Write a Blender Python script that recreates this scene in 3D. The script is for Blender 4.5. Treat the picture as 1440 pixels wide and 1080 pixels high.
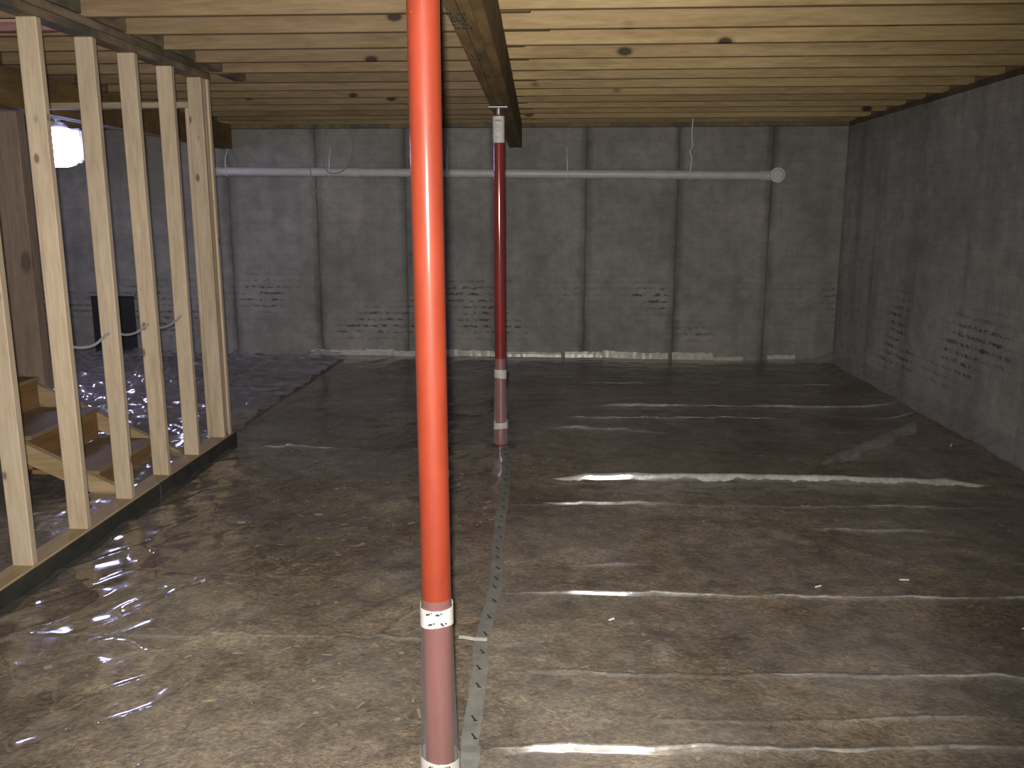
import bpy, bmesh, math, random
import numpy as np
from mathutils import Vector, Matrix

for o in list(bpy.data.objects):
    bpy.data.objects.remove(o, do_unlink=True)
scene = bpy.context.scene
COL = scene.collection

# ------------------------------------------------------------------ camera, light, exposure
CAM_H = 1.5
cam_d = bpy.data.cameras.new('camera')
cam_d.sensor_fit = 'HORIZONTAL'
cam_d.sensor_width = 36.0
cam_d.lens = 36.0 * 1220.0 / 1440.0
cam_d.clip_start = 0.05
cam = bpy.data.objects.new('camera', cam_d)
COL.objects.link(cam)
cam.location = (0, 0, CAM_H)
cam.rotation_euler = (math.radians(90 - 11.265), 0, math.radians(3.221))
scene.camera = cam

world = bpy.data.worlds.new('world')
scene.world = world
world.use_nodes = True
wb = world.node_tree.nodes['Background']
wb.inputs[0].default_value = (0.75, 0.72, 0.68, 1)
wb.inputs[1].default_value = 0.035

# the phone's flash, a few centimetres beside the lens
fl = bpy.data.lights.new('flash', 'SPOT')
fl.energy = 900
fl.color = (1.0, 0.945, 0.85)
fl.spot_size = math.radians(102)
fl.spot_blend = 1.0
fl.shadow_soft_size = 0.014
flo = bpy.data.objects.new('flash', fl)
COL.objects.link(flo)
flo.location = (-0.018, 0.0, CAM_H + 0.012)
flo.rotation_euler = (math.radians(90 - 9.0), 0, math.radians(9.5))

vs = scene.view_settings
vs.view_transform = 'Standard'
vs.look = 'None'
vs.gamma = 1.0
vs.use_curve_mapping = False
vs.exposure = 0.0

# ------------------------------------------------------------------ numbers of the place
CEIL = 2.35          # underside of the joists
YF = 8.85            # far concrete wall
XR = 2.75            # right concrete wall
XL = -6.2            # left concrete wall
SWX0, SWX1 = -2.209, -2.12   # stud wall

# ------------------------------------------------------------------ node helpers
class NT:
    def __init__(self, name):
        self.m = bpy.data.materials.new(name)
        self.m.use_nodes = True
        self.t = self.m.node_tree
        self.t.nodes.clear()
        self.out = self.n('ShaderNodeOutputMaterial')

    def n(self, kind, **kw):
        nd = self.t.nodes.new(kind)
        for k, v in kw.items():
            setattr(nd, k, v)
        return nd

    def l(self, a, b):
        self.t.links.new(a, b)

    def val(self, sock, v):
        if isinstance(v, bpy.types.NodeSocket):
            self.l(v, sock)
        else:
            sock.default_value = v

    def coord(self, scale=(1, 1, 1), rand=True):
        tc = self.n('ShaderNodeTexCoord')
        mp = self.n('ShaderNodeMapping')
        mp.inputs['Scale'].default_value = scale
        if rand:
            oi = self.n('ShaderNodeObjectInfo')
            ml = self.n('ShaderNodeMath', operation='MULTIPLY')
            self.l(oi.outputs['Random'], ml.inputs[0])
            ml.inputs[1].default_value = 37.0
            ad = self.n('ShaderNodeVectorMath', operation='ADD')
            self.l(tc.outputs['Object'], ad.inputs[0])
            self.l(ml.outputs[0], ad.inputs[1])
            self.l(ad.outputs[0], mp.inputs['Vector'])
        else:
            self.l(tc.outputs['Object'], mp.inputs['Vector'])
        return mp.outputs[0]

    def noise(self, vec, scale, detail=3, rough=0.55, dist=0.0):
        nd = self.n('ShaderNodeTexNoise')
        self.l(vec, nd.inputs['Vector'])
        nd.inputs['Scale'].default_value = scale
        nd.inputs['Detail'].default_value = detail
        nd.inputs['Roughness'].default_value = rough
        nd.inputs['Distortion'].default_value = dist
        return nd.outputs['Fac']

    def ramp(self, fac, stops, interp='LINEAR'):
        r = self.n('ShaderNodeValToRGB')
        r.color_ramp.interpolation = interp
        el = r.color_ramp.elements
        while len(el) > 1:
            el.remove(el[-1])
        el[0].position = stops[0][0]
        c = stops[0][1]
        el[0].color = c if len(c) == 4 else (*c, 1)
        for p, c in stops[1:]:
            e = el.new(p)
            e.color = c if len(c) == 4 else (*c, 1)
        self.l(fac, r.inputs[0])
        return r.outputs[0]

    def mix(self, fac, a, b, blend='MIX'):
        m = self.n('ShaderNodeMix', data_type='RGBA', blend_type=blend)
        self.val(m.inputs[0], fac)
        for s, v in ((m.inputs[6], a), (m.inputs[7], b)):
            if isinstance(v, bpy.types.NodeSocket):
                self.l(v, s)
            else:
                s.default_value = v if len(v) == 4 else (*v, 1)
        return m.outputs[2]

    def math(self, op, a, b=0.0, clamp=False):
        m = self.n('ShaderNodeMath', operation=op)
        m.use_clamp = clamp
        self.val(m.inputs[0], a)
        self.val(m.inputs[1], b)
        return m.outputs[0]

    def bump(self, h, strength=0.3, dist=0.01, normal=None):
        b = self.n('ShaderNodeBump')
        b.inputs['Strength'].default_value = strength
        b.inputs['Distance'].default_value = dist
        self.l(h, b.inputs['Height'])
        if normal is not None:
            self.l(normal, b.inputs['Normal'])
        return b.outputs[0]

    def principled(self, col, rough=0.6, metal=0.0, normal=None, spec=0.5, coat=0.0):
        p = self.n('ShaderNodeBsdfPrincipled')
        if isinstance(col, bpy.types.NodeSocket):
            self.l(col, p.inputs['Base Color'])
        else:
            p.inputs['Base Color'].default_value = (*col, 1)
        self.val(p.inputs['Roughness'], rough)
        p.inputs['Metallic'].default_value = metal
        p.inputs['Specular IOR Level'].default_value = spec
        p.inputs['Coat Weight'].default_value = coat
        p.inputs['Coat Roughness'].default_value = 0.12
        if normal is not None:
            self.l(normal, p.inputs['Normal'])
        self.l(p.outputs[0], self.out.inputs[0])
        return p


def wood_mat(name, dark, mid, light, axis='X', knots=0.9, rough=0.7, tone=0.35, stain=None, ks=3.4, kr=0.17):
    g = NT(name)
    st = {'X': (0.10, 1, 1), 'Y': (1, 0.10, 1), 'Z': (1, 1, 0.10)}[axis]
    v = g.coord(st)
    fine = g.noise(v, 70, 3, 0.6, 0.4)
    broad = g.noise(v, 9, 3, 0.55, 0.8)
    s = g.math('ADD', g.math('MULTIPLY', fine, 0.45), g.math('MULTIPLY', broad, 0.55))
    col = g.ramp(s, [(0.30, dark), (0.50, mid), (0.68, light)])
    # tone of each board
    oi = g.n('ShaderNodeObjectInfo')
    tn = g.ramp(oi.outputs['Random'], [(0.0, (1 - tone,) * 3), (0.5, (1, 0.985, 0.96)), (1.0, (1 - tone * 0.5, 1 - tone * 0.55, 1 - tone * 0.6))])
    col = g.mix(1.0, col, tn, 'MULTIPLY')
    if knots > 0:
        kst = {'X': (0.55, 1, 1), 'Y': (1, 0.55, 1), 'Z': (1, 1, 0.55)}[axis]
        kv = g.coord(kst)
        vo = g.n('ShaderNodeTexVoronoi')
        g.l(kv, vo.inputs['Vector'])
        vo.inputs['Scale'].default_value = ks
        vo.inputs['Randomness'].default_value = 1.0
        k = g.ramp(vo.outputs['Distance'], [(0.0, (1, 1, 1)), (kr * 0.60, (1, 1, 1)), (kr * 0.72, (0.45, 0.45, 0.45)), (kr, (0, 0, 0))])
        col = g.mix(g.math('MULTIPLY', k, knots), col, tuple(c * 0.22 for c in dark))
    if stain:
        sv = g.coord((1, 1, 1))
        sn = g.noise(sv, 3.0, 4, 0.6)
        col = g.mix(g.ramp(sn, [(0.45, (0, 0, 0)), (0.62, (0.8, 0.8, 0.8))]), col, stain)
    nb = g.bump(s, 0.25, 0.004)
    g.principled(col, rough, normal=nb, spec=0.3)
    return g.m


M = {}
M['joist'] = wood_mat('joist_wood', (0.22, 0.152, 0.074), (0.355, 0.258, 0.130), (0.46, 0.345, 0.188), 'X', 1.0, tone=0.34, ks=4.6, kr=0.16)
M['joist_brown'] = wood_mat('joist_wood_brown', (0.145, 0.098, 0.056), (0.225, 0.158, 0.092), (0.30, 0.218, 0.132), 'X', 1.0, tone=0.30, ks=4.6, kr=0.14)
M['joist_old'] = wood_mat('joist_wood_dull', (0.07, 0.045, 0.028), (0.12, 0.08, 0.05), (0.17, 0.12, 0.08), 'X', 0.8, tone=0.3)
M['stud'] = wood_mat('stud_wood', (0.34, 0.260, 0.18), (0.45, 0.365, 0.27), (0.54, 0.45, 0.34), 'Z', 0.75, tone=0.16, ks=9.0, kr=0.15)
M['plate'] = wood_mat('plate_wood', (0.26, 0.19, 0.10), (0.38, 0.29, 0.17), (0.46, 0.36, 0.22), 'Y', 0.5, tone=0.1)
M['top_plate'] = wood_mat('weathered_plate_wood', (0.10, 0.074, 0.05), (0.185, 0.138, 0.095), (0.26, 0.20, 0.14), 'Y', 0.4, tone=0.1, stain=(0.062, 0.066, 0.052))
M['beam'] = wood_mat('beam_wood', (0.13, 0.080, 0.028), (0.215, 0.140, 0.056), (0.29, 0.20, 0.09), 'Y', 0.6, tone=0.12, stain=(0.105, 0.072, 0.036))
M['board'] = wood_mat('brown_board', (0.17, 0.125, 0.10), (0.25, 0.19, 0.155), (0.32, 0.245, 0.205), 'Z', 0.5, tone=0.2)
M['header'] = wood_mat('header_wood', (0.22, 0.17, 0.12), (0.33, 0.26, 0.19), (0.42, 0.34, 0.25), 'X', 0.4, tone=0.1)
M['stringer'] = wood_mat('stringer_wood', (0.24, 0.17, 0.09), (0.36, 0.26, 0.145), (0.45, 0.34, 0.2), 'X', 0.5, tone=0.12)
M['riser'] = wood_mat('riser_wood', (0.14, 0.075, 0.03), (0.22, 0.125, 0.055), (0.28, 0.17, 0.08), 'Y', 0.3, tone=0.15)
M['tread'] = wood_mat('tread_wood', (0.17, 0.115, 0.065), (0.25, 0.175, 0.10), (0.32, 0.235, 0.14), 'Y', 0.3, tone=0.12)
M['chipboard'] = wood_mat('subfloor_board', (0.20, 0.14, 0.07), (0.30, 0.21, 0.11), (0.38, 0.28, 0.16), 'X', 0, tone=0.1)


def plain(name, col, rough=0.5, metal=0.0, spec=0.5, coat=0.0, vary=0.12, nscale=30, bump=0.0):
    g = NT(name)
    v = g.coord()
    n = g.noise(v, nscale, 4, 0.6)
    c = g.ramp(n, [(0.3, tuple(x * (1 - vary) for x in col)), (0.7, tuple(min(1, x * (1 + vary)) for x in col))])
    nb = g.bump(n, bump, 0.003) if bump else None
    g.principled(c, rough, metal, nb, spec, coat)
    return g.m


def paint_mat(name, col, chip):
    g = NT(name)
    v = g.coord((1, 1, 0.35))
    n = g.noise(v, 14, 4, 0.6)
    c = g.ramp(n, [(0.3, tuple(x * 0.82 for x in col)), (0.7, tuple(x * 1.15 for x in col))])
    v2 = g.coord((1, 1, 0.5))
    sp = g.noise(v2, 60, 3, 0.7)
    mask = g.ramp(sp, [(0.745, (0, 0, 0)), (0.765, (1, 1, 1))])
    c = g.mix(g.math('MULTIPLY', mask, 0.8), c, chip)
    nb = g.bump(g.noise(g.coord(), 90, 3, 0.6), 0.05, 0.002)
    g.principled(c, 0.55, 0.0, nb, 0.2, 0.9)
    return g.m


M['red'] = paint_mat('orange_red_steel_paint', (0.168, 0.0245, 0.0105), (0.42, 0.24, 0.16))
M['dark_red'] = paint_mat('dark_red_steel_paint', (0.16, 0.018, 0.013), (0.2, 0.06, 0.05))
M['steel'] = plain('dull_steel', (0.28, 0.27, 0.26), 0.45, 0.8)
M['dark_steel'] = plain('dark_steel', (0.05, 0.035, 0.03), 0.5, 0.5)
M['tape_white'] = plain('white_tape', (0.72, 0.71, 0.70), 0.45, vary=0.05)
M['label_white'] = plain('paper_label', (0.85, 0.85, 0.83), 0.5, vary=0.04)
M['print'] = plain('black_print', (0.02, 0.02, 0.022), 0.6)
M['stamp'] = plain('dark_ink_stamp', (0.022, 0.022, 0.03), 0.8, vary=0.5, nscale=60)
M['tape_grey'] = plain('grey_seam_tape', (0.34, 0.335, 0.31), 0.4, vary=0.2, nscale=25)
M['tape_base'] = plain('pale_wall_tape', (0.86, 0.83, 0.75), 0.25, vary=0.18, nscale=22)
M['pvc'] = plain('white_pvc', (0.50, 0.495, 0.48), 0.4, vary=0.1, nscale=8)
M['pvc_cap'] = plain('white_pvc_cap', (0.55, 0.55, 0.53), 0.4, vary=0.1)
M['strap'] = plain('white_plastic_strap', (0.62, 0.64, 0.63), 0.5)
M['cable'] = plain('grey_cable', (0.34, 0.34, 0.36), 0.45)
M['cable_dim'] = plain('dim_cable', (0.24, 0.23, 0.21), 0.5)
M['cable_dark'] = plain('dark_thin_wire', (0.15, 0.145, 0.14), 0.5)
M['dark_sill'] = plain('dark_sill_board', (0.022, 0.022, 0.018), 0.75, vary=0.4, nscale=9, bump=0.2)
M['insul'] = plain('pink_insulation', (0.75, 0.42, 0.42), 0.95, vary=0.15, nscale=40, bump=0.5)
M['lamp_body'] = plain('grey_lamp_housing', (0.35, 0.35, 0.37), 0.4, 0.6)
M['hatch'] = plain('dark_hatch_panel', (0.018, 0.018, 0.02), 0.7, vary=0.3)
M['hatch_trim'] = plain('pale_metal_trim', (0.22, 0.22, 0.24), 0.5)
M['chip'] = plain('straw_chips', (0.22, 0.175, 0.095), 0.8, vary=0.7, nscale=7)
M['debris'] = plain('pale_scrap', (0.62, 0.60, 0.55), 0.6)


def lamp_mat():
    g = NT('lit_lamp_lens')
    e = g.n('ShaderNodeEmission')
    e.inputs[0].default_value = (0.56, 0.56, 1.0, 1)
    e.inputs[1].default_value = 54.0
    g.l(e.outputs[0], g.out.inputs[0])
    return g.m


M['lens'] = lamp_mat()


def concrete_mat(name, plane='XZ', JS=0.9, gain=1.0):
    """poured concrete with a faint brick-form pattern and dark rows of pits"""
    g = NT(name)
    tc = g.n('ShaderNodeTexCoord')
    geo = g.n('ShaderNodeNewGeometry')
    sep = g.n('ShaderNodeSeparateXYZ')
    g.l(geo.outputs['Position'], sep.inputs[0])
    comb = g.n('ShaderNodeCombineXYZ')
    g.l(sep.outputs['X' if plane == 'XZ' else 'Y'], comb.inputs[0])
    g.l(sep.outputs['Z'], comb.inputs[1])
    v = comb.outputs[0]
    comb_x = sep.outputs['X' if plane == 'XZ' else 'Y']
    big = g.noise(v, 1.1, 5, 0.6)
    mid = g.noise(v, 7, 5, 0.65)
    fine = g.noise(v, 60, 3, 0.7)
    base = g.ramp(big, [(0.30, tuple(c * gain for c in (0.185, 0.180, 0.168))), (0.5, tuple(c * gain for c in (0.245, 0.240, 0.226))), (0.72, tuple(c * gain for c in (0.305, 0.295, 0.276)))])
    base = g.mix(0.75, base, g.ramp(mid, [(0.3, (0.38, 0.38, 0.38)), (0.7, (0.64, 0.62, 0.60))]), 'OVERLAY')
    base = g.mix(0.5, base, g.ramp(fine, [(0.3, (0.38, 0.38, 0.38)), (0.7, (0.62, 0.62, 0.62))]), 'OVERLAY')
    # vertical drip stains
    sm = g.n('ShaderNodeMapping')
    sm.inputs['Scale'].default_value = (3.2, 0.35, 1)
    g.l(v, sm.inputs[0])
    st = g.noise(sm.outputs[0], 1.0, 4, 0.6)
    base = g.mix(g.ramp(st, [(0.50, (0, 0, 0)), (0.75, (0.45, 0.45, 0.45))]), base, (0.13, 0.12, 0.10))
    # faint brick courses of the form liner
    br = g.n('ShaderNodeTexBrick')
    g.l(v, br.inputs['Vector'])
    br.inputs['Scale'].default_value = 1.0
    br.inputs['Brick Width'].default_value = 0.20
    br.inputs['Row Height'].default_value = 0.066
    br.inputs['Mortar Size'].default_value = 0.006
    br.inputs['Mortar Smooth'].default_value = 0.6
    br.inputs['Color1'].default_value = (0, 0, 0, 1)
    br.inputs['Color2'].default_value = (1, 1, 1, 1)
    br.inputs['Mortar'].default_value = (0.5, 0.5, 0.5, 1)
    base = g.mix(g.math('MULTIPLY', g.math('MULTIPLY', br.outputs['Fac'], g.noise(v, 3.5, 3, 0.6)), 0.20), base, (0.10, 0.095, 0.085))
    # dark grout bleed that runs down along the form joints, ragged and uneven
    wv = g.math('ADD', sep.outputs['X' if plane == 'XZ' else 'Y'], g.math('MULTIPLY', g.math('SUBTRACT', g.noise(v, 5.0, 3, 0.6), 0.5), 0.10))
    ph = g.math('FRACT', g.math('DIVIDE', g.math('SUBTRACT', wv, (0.238 if plane == 'XZ' else YF - 0.95) - 0.4525 - 9.05), 0.905))
    dj = g.math('ABSOLUTE', g.math('SUBTRACT', ph, 0.5))
    sk = g.ramp(dj, [(0.0, (1, 1, 1)), (0.022, (0.75, 0.75, 0.75)), (0.085, (0, 0, 0))])
    sk = g.math('MULTIPLY', sk, g.ramp(g.noise(sm.outputs[0], 2.2, 3, 0.6), [(0.30, (0.25, 0.25, 0.25)), (0.65, (0.95, 0.95, 0.95))]))
    base = g.mix(g.math('MULTIPLY', sk, JS), base, (0.07, 0.066, 0.058))
    # pits: some bricks in patches at low height are dark
    zr = g.n('ShaderNodeMapRange')
    g.l(sep.outputs['Z'], zr.inputs[0])
    zr.inputs[1].default_value = 0.15
    zr.inputs[2].default_value = 0.95
    band = g.ramp(zr.outputs[0], [(0.0, (0, 0, 0)), (0.2, (1, 1, 1)), (0.7, (1, 1, 1)), (1.0, (0, 0, 0))])
    zrow = g.math('DIVIDE', sep.outputs['Z'], 0.066)
    zf = g.math('FRACT', g.math('ADD', zrow, g.math('MULTIPLY', g.noise(v, 20, 2, 0.6), 0.5)))
    rowm = g.ramp(zf, [(0.10, (0, 0, 0)), (0.24, (1, 1, 1)), (0.46, (1, 1, 1)), (0.60, (0, 0, 0))])
    cb = g.n('ShaderNodeCombineXYZ')
    g.l(g.math('MULTIPLY', comb_x, 15.0), cb.inputs[0])
    g.l(g.math('MULTIPLY', zrow, 1.35), cb.inputs[1])
    pn = g.noise(cb.outputs[0], 1.0, 3, 0.65)
    patch = g.noise(v, 1.15, 2, 0.5)
    pk = g.math('MULTIPLY', g.ramp(pn, [(0.46, (0, 0, 0)), (0.56, (1, 1, 1))]), g.ramp(patch, [(0.49, (0, 0, 0)), (0.60, (1, 1, 1))]))
    pk = g.math('MULTIPLY', pk, rowm)
    pk = g.math('MULTIPLY', pk, band)
    base = g.mix(g.math('MULTIPLY', pk, 0.75), base, (0.035, 0.034, 0.03))
    h = g.math('ADD', g.math('MULTIPLY', mid, 0.5), g.math('MULTIPLY', fine, 0.35))
    h = g.math('SUBTRACT', h, g.math('MULTIPLY', br.outputs['Fac'], 0.10))
    h = g.math('SUBTRACT', h, g.math('MULTIPLY', pk, 0.7))
    nb = g.bump(h, 0.5, 0.012)
    g.principled(base, 0.85, normal=nb, spec=0.25)
    return g.m


M['conc_x'] = concrete_mat('concrete_far', 'XZ')
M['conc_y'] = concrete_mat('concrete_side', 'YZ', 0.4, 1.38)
M['conc_joint'] = plain('concrete_joint', (0.09, 0.085, 0.075), 0.9)


def soil_mat():
    g = NT('brown_soil')
    v = g.coord(rand=False)
    big = g.noise(v, 1.3, 5, 0.6)
    mid = g.noise(v, 9, 6, 0.7)
    fine = g.noise(v, 55, 4, 0.7)
    c = g.ramp(big, [(0.30, (0.095, 0.070, 0.052)), (0.5, (0.165, 0.128, 0.095)), (0.70, (0.29, 0.24, 0.185))])
    c = g.mix(0.85, c, g.ramp(mid, [(0.32, (0.22, 0.20, 0.19)), (0.68, (0.78, 0.77, 0.73))]), 'OVERLAY')
    c = g.mix(0.85, c, g.ramp(fine, [(0.32, (0.22, 0.21, 0.20)), (0.68, (0.80, 0.79, 0.72))]), 'OVERLAY')
    # straw flecks
    fv = g.coord((1, 1.6, 1), rand=False)
    fk = g.noise(fv, 26, 3, 0.7, 1.2)
    area = g.noise(v, 1.9, 2, 0.5)
    mk = g.math('MULTIPLY', g.ramp(fk, [(0.55, (0, 0, 0)), (0.64, (1, 1, 1))]), g.ramp(area, [(0.40, (0.1, 0.1, 0.1)), (0.60, (1, 1, 1))]))
    c = g.mix(g.math('MULTIPLY', mk, 0.6), c, (0.38, 0.31, 0.19))
    h = g.math('ADD', mid, g.math('MULTIPLY', fine, 0.5))
    g.principled(c, 0.95, normal=g.bump(h, 0.9, 0.02), spec=0.1)
    return g.m


M['soil'] = soil_mat()


def film_mat(name, haze0, haze1, rough, bump_s, crinkle_scale, tint=(0.93, 0.93, 0.95), hs=(1.2, 13), f0=0.055):
    """clear polyethylene film: see-through, a little milky, shiny"""
    g = NT(name)
    v = g.coord(rand=False)
    hz = g.noise(v, hs[0], 5, 0.62, 0.6)
    hz2 = g.noise(v, hs[1], 4, 0.65)
    hsum = g.math('ADD', g.math('MULTIPLY', hz, 0.7), g.math('MULTIPLY', hz2, 0.3))
    mr = g.n('ShaderNodeMapRange')
    g.l(hsum, mr.inputs[0])
    mr.inputs[1].default_value = 0.40
    mr.inputs[2].default_value = 0.64
    mr.inputs[3].default_value = haze0
    mr.inputs[4].default_value = haze1
    # crinkle relief
    cr = g.n('ShaderNodeTexNoise')
    g.l(v, cr.inputs['Vector'])
    cr.inputs['Scale'].default_value = crinkle_scale
    cr.inputs['Detail'].default_value = 1.5
    cr.inputs['Distortion'].default_value = 0.8
    ridge = g.math('ABSOLUTE', g.math('SUBTRACT', cr.outputs['Fac'], 0.5))
    nb = g.bump(ridge, bump_s, 0.012)
    tr = g.n('ShaderNodeBsdfTransparent')
    tr.inputs[0].default_value = (0.97, 0.97, 0.97, 1)
    df = g.n('ShaderNodeBsdfDiffuse')
    df.inputs[0].default_value = (*tint, 1)
    g.l(nb, df.inputs['Normal'])
    tl = g.n('ShaderNodeBsdfTranslucent')
    tl.inputs[0].default_value = (*tint, 1)
    md = g.n('ShaderNodeMixShader')
    md.inputs[0].default_value = 0.4
    g.l(df.outputs[0], md.inputs[1])
    g.l(tl.outputs[0], md.inputs[2])
    mb = g.n('ShaderNodeMixShader')
    g.l(mr.outputs[0], mb.inputs[0])
    g.l(tr.outputs[0], mb.inputs[1])
    g.l(md.outputs[0], mb.inputs[2])
    gl = g.n('ShaderNodeBsdfGlossy')
    gl.inputs['Roughness'].default_value = rough
    gl.inputs[0].default_value = (0.95, 0.95, 0.96, 1)
    g.l(nb, gl.inputs['Normal'])
    # Schlick reflectance, the same from both sides of the thin film
    lw = g.n('ShaderNodeLayerWeight')
    lw.inputs['Blend'].default_value = 0.5
    fm = g.math('ADD', g.math('MULTIPLY', g.math('POWER', lw.outputs['Facing'], 5.0), 0.75), f0, clamp=True)
    mf = g.n('ShaderNodeMixShader')
    g.l(fm, mf.inputs[0])
    g.l(mb.outputs[0], mf.inputs[1])
    g.l(gl.outputs[0], mf.inputs[2])
    g.l(mf.outputs[0], g.out.inputs[0])
    return g.m


M['film_r'] = film_mat('clear_film_right', 0.04, 0.20, 0.25, 0.14, 8)
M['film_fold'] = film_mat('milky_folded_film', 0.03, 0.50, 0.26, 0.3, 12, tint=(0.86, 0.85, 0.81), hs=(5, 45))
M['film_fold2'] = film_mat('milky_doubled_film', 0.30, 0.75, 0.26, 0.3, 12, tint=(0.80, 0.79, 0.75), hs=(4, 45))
M['film_lap'] = film_mat('hazy_loose_film', 0.04, 0.24, 0.26, 0.4, 12, hs=(7, 40))
M['film_l'] = film_mat('clear_film_left', 0.03, 0.14, 0.11, 0.09, 7, f0=0.085)
M['film_i'] = film_mat('clear_film_inner', 0.10, 0.24, 0.17, 0.5, 9, f0=0.14)
M['wrap'] = film_mat('clear_film_wrap', 0.26, 0.34, 0.25, 0.2, 14, tint=(0.26, 0.25, 0.27))
M['wrap_far'] = film_mat('clear_film_wrap_far', 0.10, 0.17, 0.2, 0.3, 14)

# ------------------------------------------------------------------ object helpers
def link(o, parent=None, wloc=None):
    COL.objects.link(o)
    if wloc is not None:
        o.location = wloc
    if parent is not None:
        o.parent = parent
        o.location = Vector(o.location) - world_loc(parent)
    return o


def world_loc(o):
    v = Vector(o.location)
    while o.parent:
        o = o.parent
        v = v + Vector(o.location)
    return v


def tag(o, label=None, cat=None, group=None, kind=None):
    if label: o['label'] = label
    if cat: o['category'] = cat
    if group: o['group'] = group
    if kind: o['kind'] = kind
    return o


def thing(name, loc, label, cat, group=None, kind=None):
    o = bpy.data.objects.new(name, None)
    o.empty_display_size = 0.1
    COL.objects.link(o)
    o.location = loc
    return tag(o, label, cat, group, kind)


def mesh_obj(name, bm, mat, parent=None, wloc=(0, 0, 0), smooth=False):
    me = bpy.data.meshes.new(name)
    bm.normal_update()
    bm.to_mesh(me)
    bm.free()
    me.materials.append(M[mat] if isinstance(mat, str) else mat)
    if smooth:
        me.polygons.foreach_set('use_smooth', [True] * len(me.polygons))
    return link(bpy.data.objects.new(name, me), parent, wloc)


def bm_box(bm, c, s, bevel=0.0, rot=None):
    r = bmesh.ops.create_cube(bm, size=1.0)
    vs_ = r['verts']
    for v in vs_:
        v.co = Vector((v.co.x * s[0], v.co.y * s[1], v.co.z * s[2]))
    if bevel > 0:
        ed = list({e for v in vs_ for e in v.link_edges})
        rr = bmesh.ops.bevel(bm, geom=ed, offset=bevel, segments=1, affect='EDGES')
        vs_ = list({v for f in rr['faces'] for v in f.verts} | {v for v in vs_ if v.is_valid})
    for v in vs_:
        if rot is not None:
            v.co = rot @ v.co
        v.co += Vector(c)
    return vs_


def box(name, x0, x1, y0, y1, z0, z1, mat, parent=None, bevel=0.003, rot=None):
    bm = bmesh.new()
    bm_box(bm, (0, 0, 0), (x1 - x0, y1 - y0, z1 - z0), bevel, rot)
    return mesh_obj(name, bm, mat, parent, ((x0 + x1) / 2, (y0 + y1) / 2, (z0 + z1) / 2))


def ring_tube(bm, pts, radii, seg=24, cap=True, wob=None):
    """tube through pts with a radius at each; returns nothing"""
    rings = []
    n = len(pts)
    up0 = Vector((0, 0, 1))
    prev = None
    for i, p in enumerate(pts):
        p = Vector(p)
        a = Vector(pts[max(0, i - 1)])
        b = Vector(pts[min(n - 1, i + 1)])
        t = (b - a).normalized()
        if prev is None:
            ref = up0 if abs(t.z) < 0.9 else Vector((1, 0, 0))
            s = t.cross(ref).normalized()
        else:
            s = (prev - t * prev.dot(t)).normalized()
        prev = s
        u = t.cross(s).normalized()
        r = radii[i] if hasattr(radii, '__len__') else radii
        ring = []
        for k in range(seg):
            an = 2 * math.pi * k / seg
            rr = r * (1 + (wob(i, k) if wob else 0))
            ring.append(bm.verts.new(p + s * (math.cos(an) * rr) + u * (math.sin(an) * rr)))
        rings.append(ring)
    for i in range(n - 1):
        for k in range(seg):
            k2 = (k + 1) % seg
            bm.faces.new((rings[i][k], rings[i][k2], rings[i + 1][k2], rings[i + 1][k]))
    if cap:
        # caps get vertices of their own so that the side keeps its true normals
        bm.faces.new([bm.verts.new(v.co) for v in rings[0]])
        bm.faces.new([bm.verts.new(v.co) for v in reversed(rings[-1])])
    bmesh.ops.recalc_face_normals(bm, faces=bm.faces)


def tube(name, pts, radii, mat, parent=None, seg=16, cap=True, wob=None, base=None):
    b = Vector(base if base is not None else pts[0])
    bm = bmesh.new()
    ring_tube(bm, [Vector(p) - b for p in pts], radii, seg, cap, wob)
    o = mesh_obj(name, bm, mat, parent, b, smooth=True)
    for p in o.data.polygons:
        if len(p.vertices) > 4:
            p.use_smooth = False
    return o


def spline(pts, n=10):
    P = [Vector(p) for p in pts]
    P = [P[0] * 2 - P[1]] + P + [P[-1] * 2 - P[-2]]
    out = []
    for i in range(1, len(P) - 2):
        for k in range(n):
            t = k / n
            a, b, c, d = P[i - 1:i + 3]
            out.append(0.5 * ((2 * b) + (c - a) * t + (2 * a - 5 * b + 4 * c - d) * t * t + (3 * b - a - 3 * c + d) * t ** 3))
    out.append(P[-2])
    return out


# ------------------------------------------------------------------ numpy noise
_TAB = {}


def vnoise(x, y, seed=0):
    N = 256
    tab = _TAB.get(seed)
    if tab is None:
        tab = _TAB[seed] = np.random.RandomState(seed).rand(N, N)
    xi = np.floor(x).astype(int)
    yi = np.floor(y).astype(int)
    fx = x - xi
    fy = y - yi
    fx = fx * fx * fx * (fx * (fx * 6 - 15) + 10)
    fy = fy * fy * fy * (fy * (fy * 6 - 15) + 10)
    a = tab[xi % N, yi % N]
    b = tab[(xi + 1) % N, yi % N]
    c = tab[xi % N, (yi + 1) % N]
    d = tab[(xi + 1) % N, (yi + 1) % N]
    return (a * (1 - fx) + b * fx) * (1 - fy) + (c * (1 - fx) + d * fx) * fy - 0.5


def ridged(x, y, seed):
    return 1.0 - np.abs(vnoise(x, y, seed)) * 2.0


def ground(x, y):
    return 0.028 * vnoise(x * 0.9 + 3, y * 0.9 + 8, 1) + 0.012 * vnoise(x * 2.6, y * 2.6, 2) - 0.012


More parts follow.
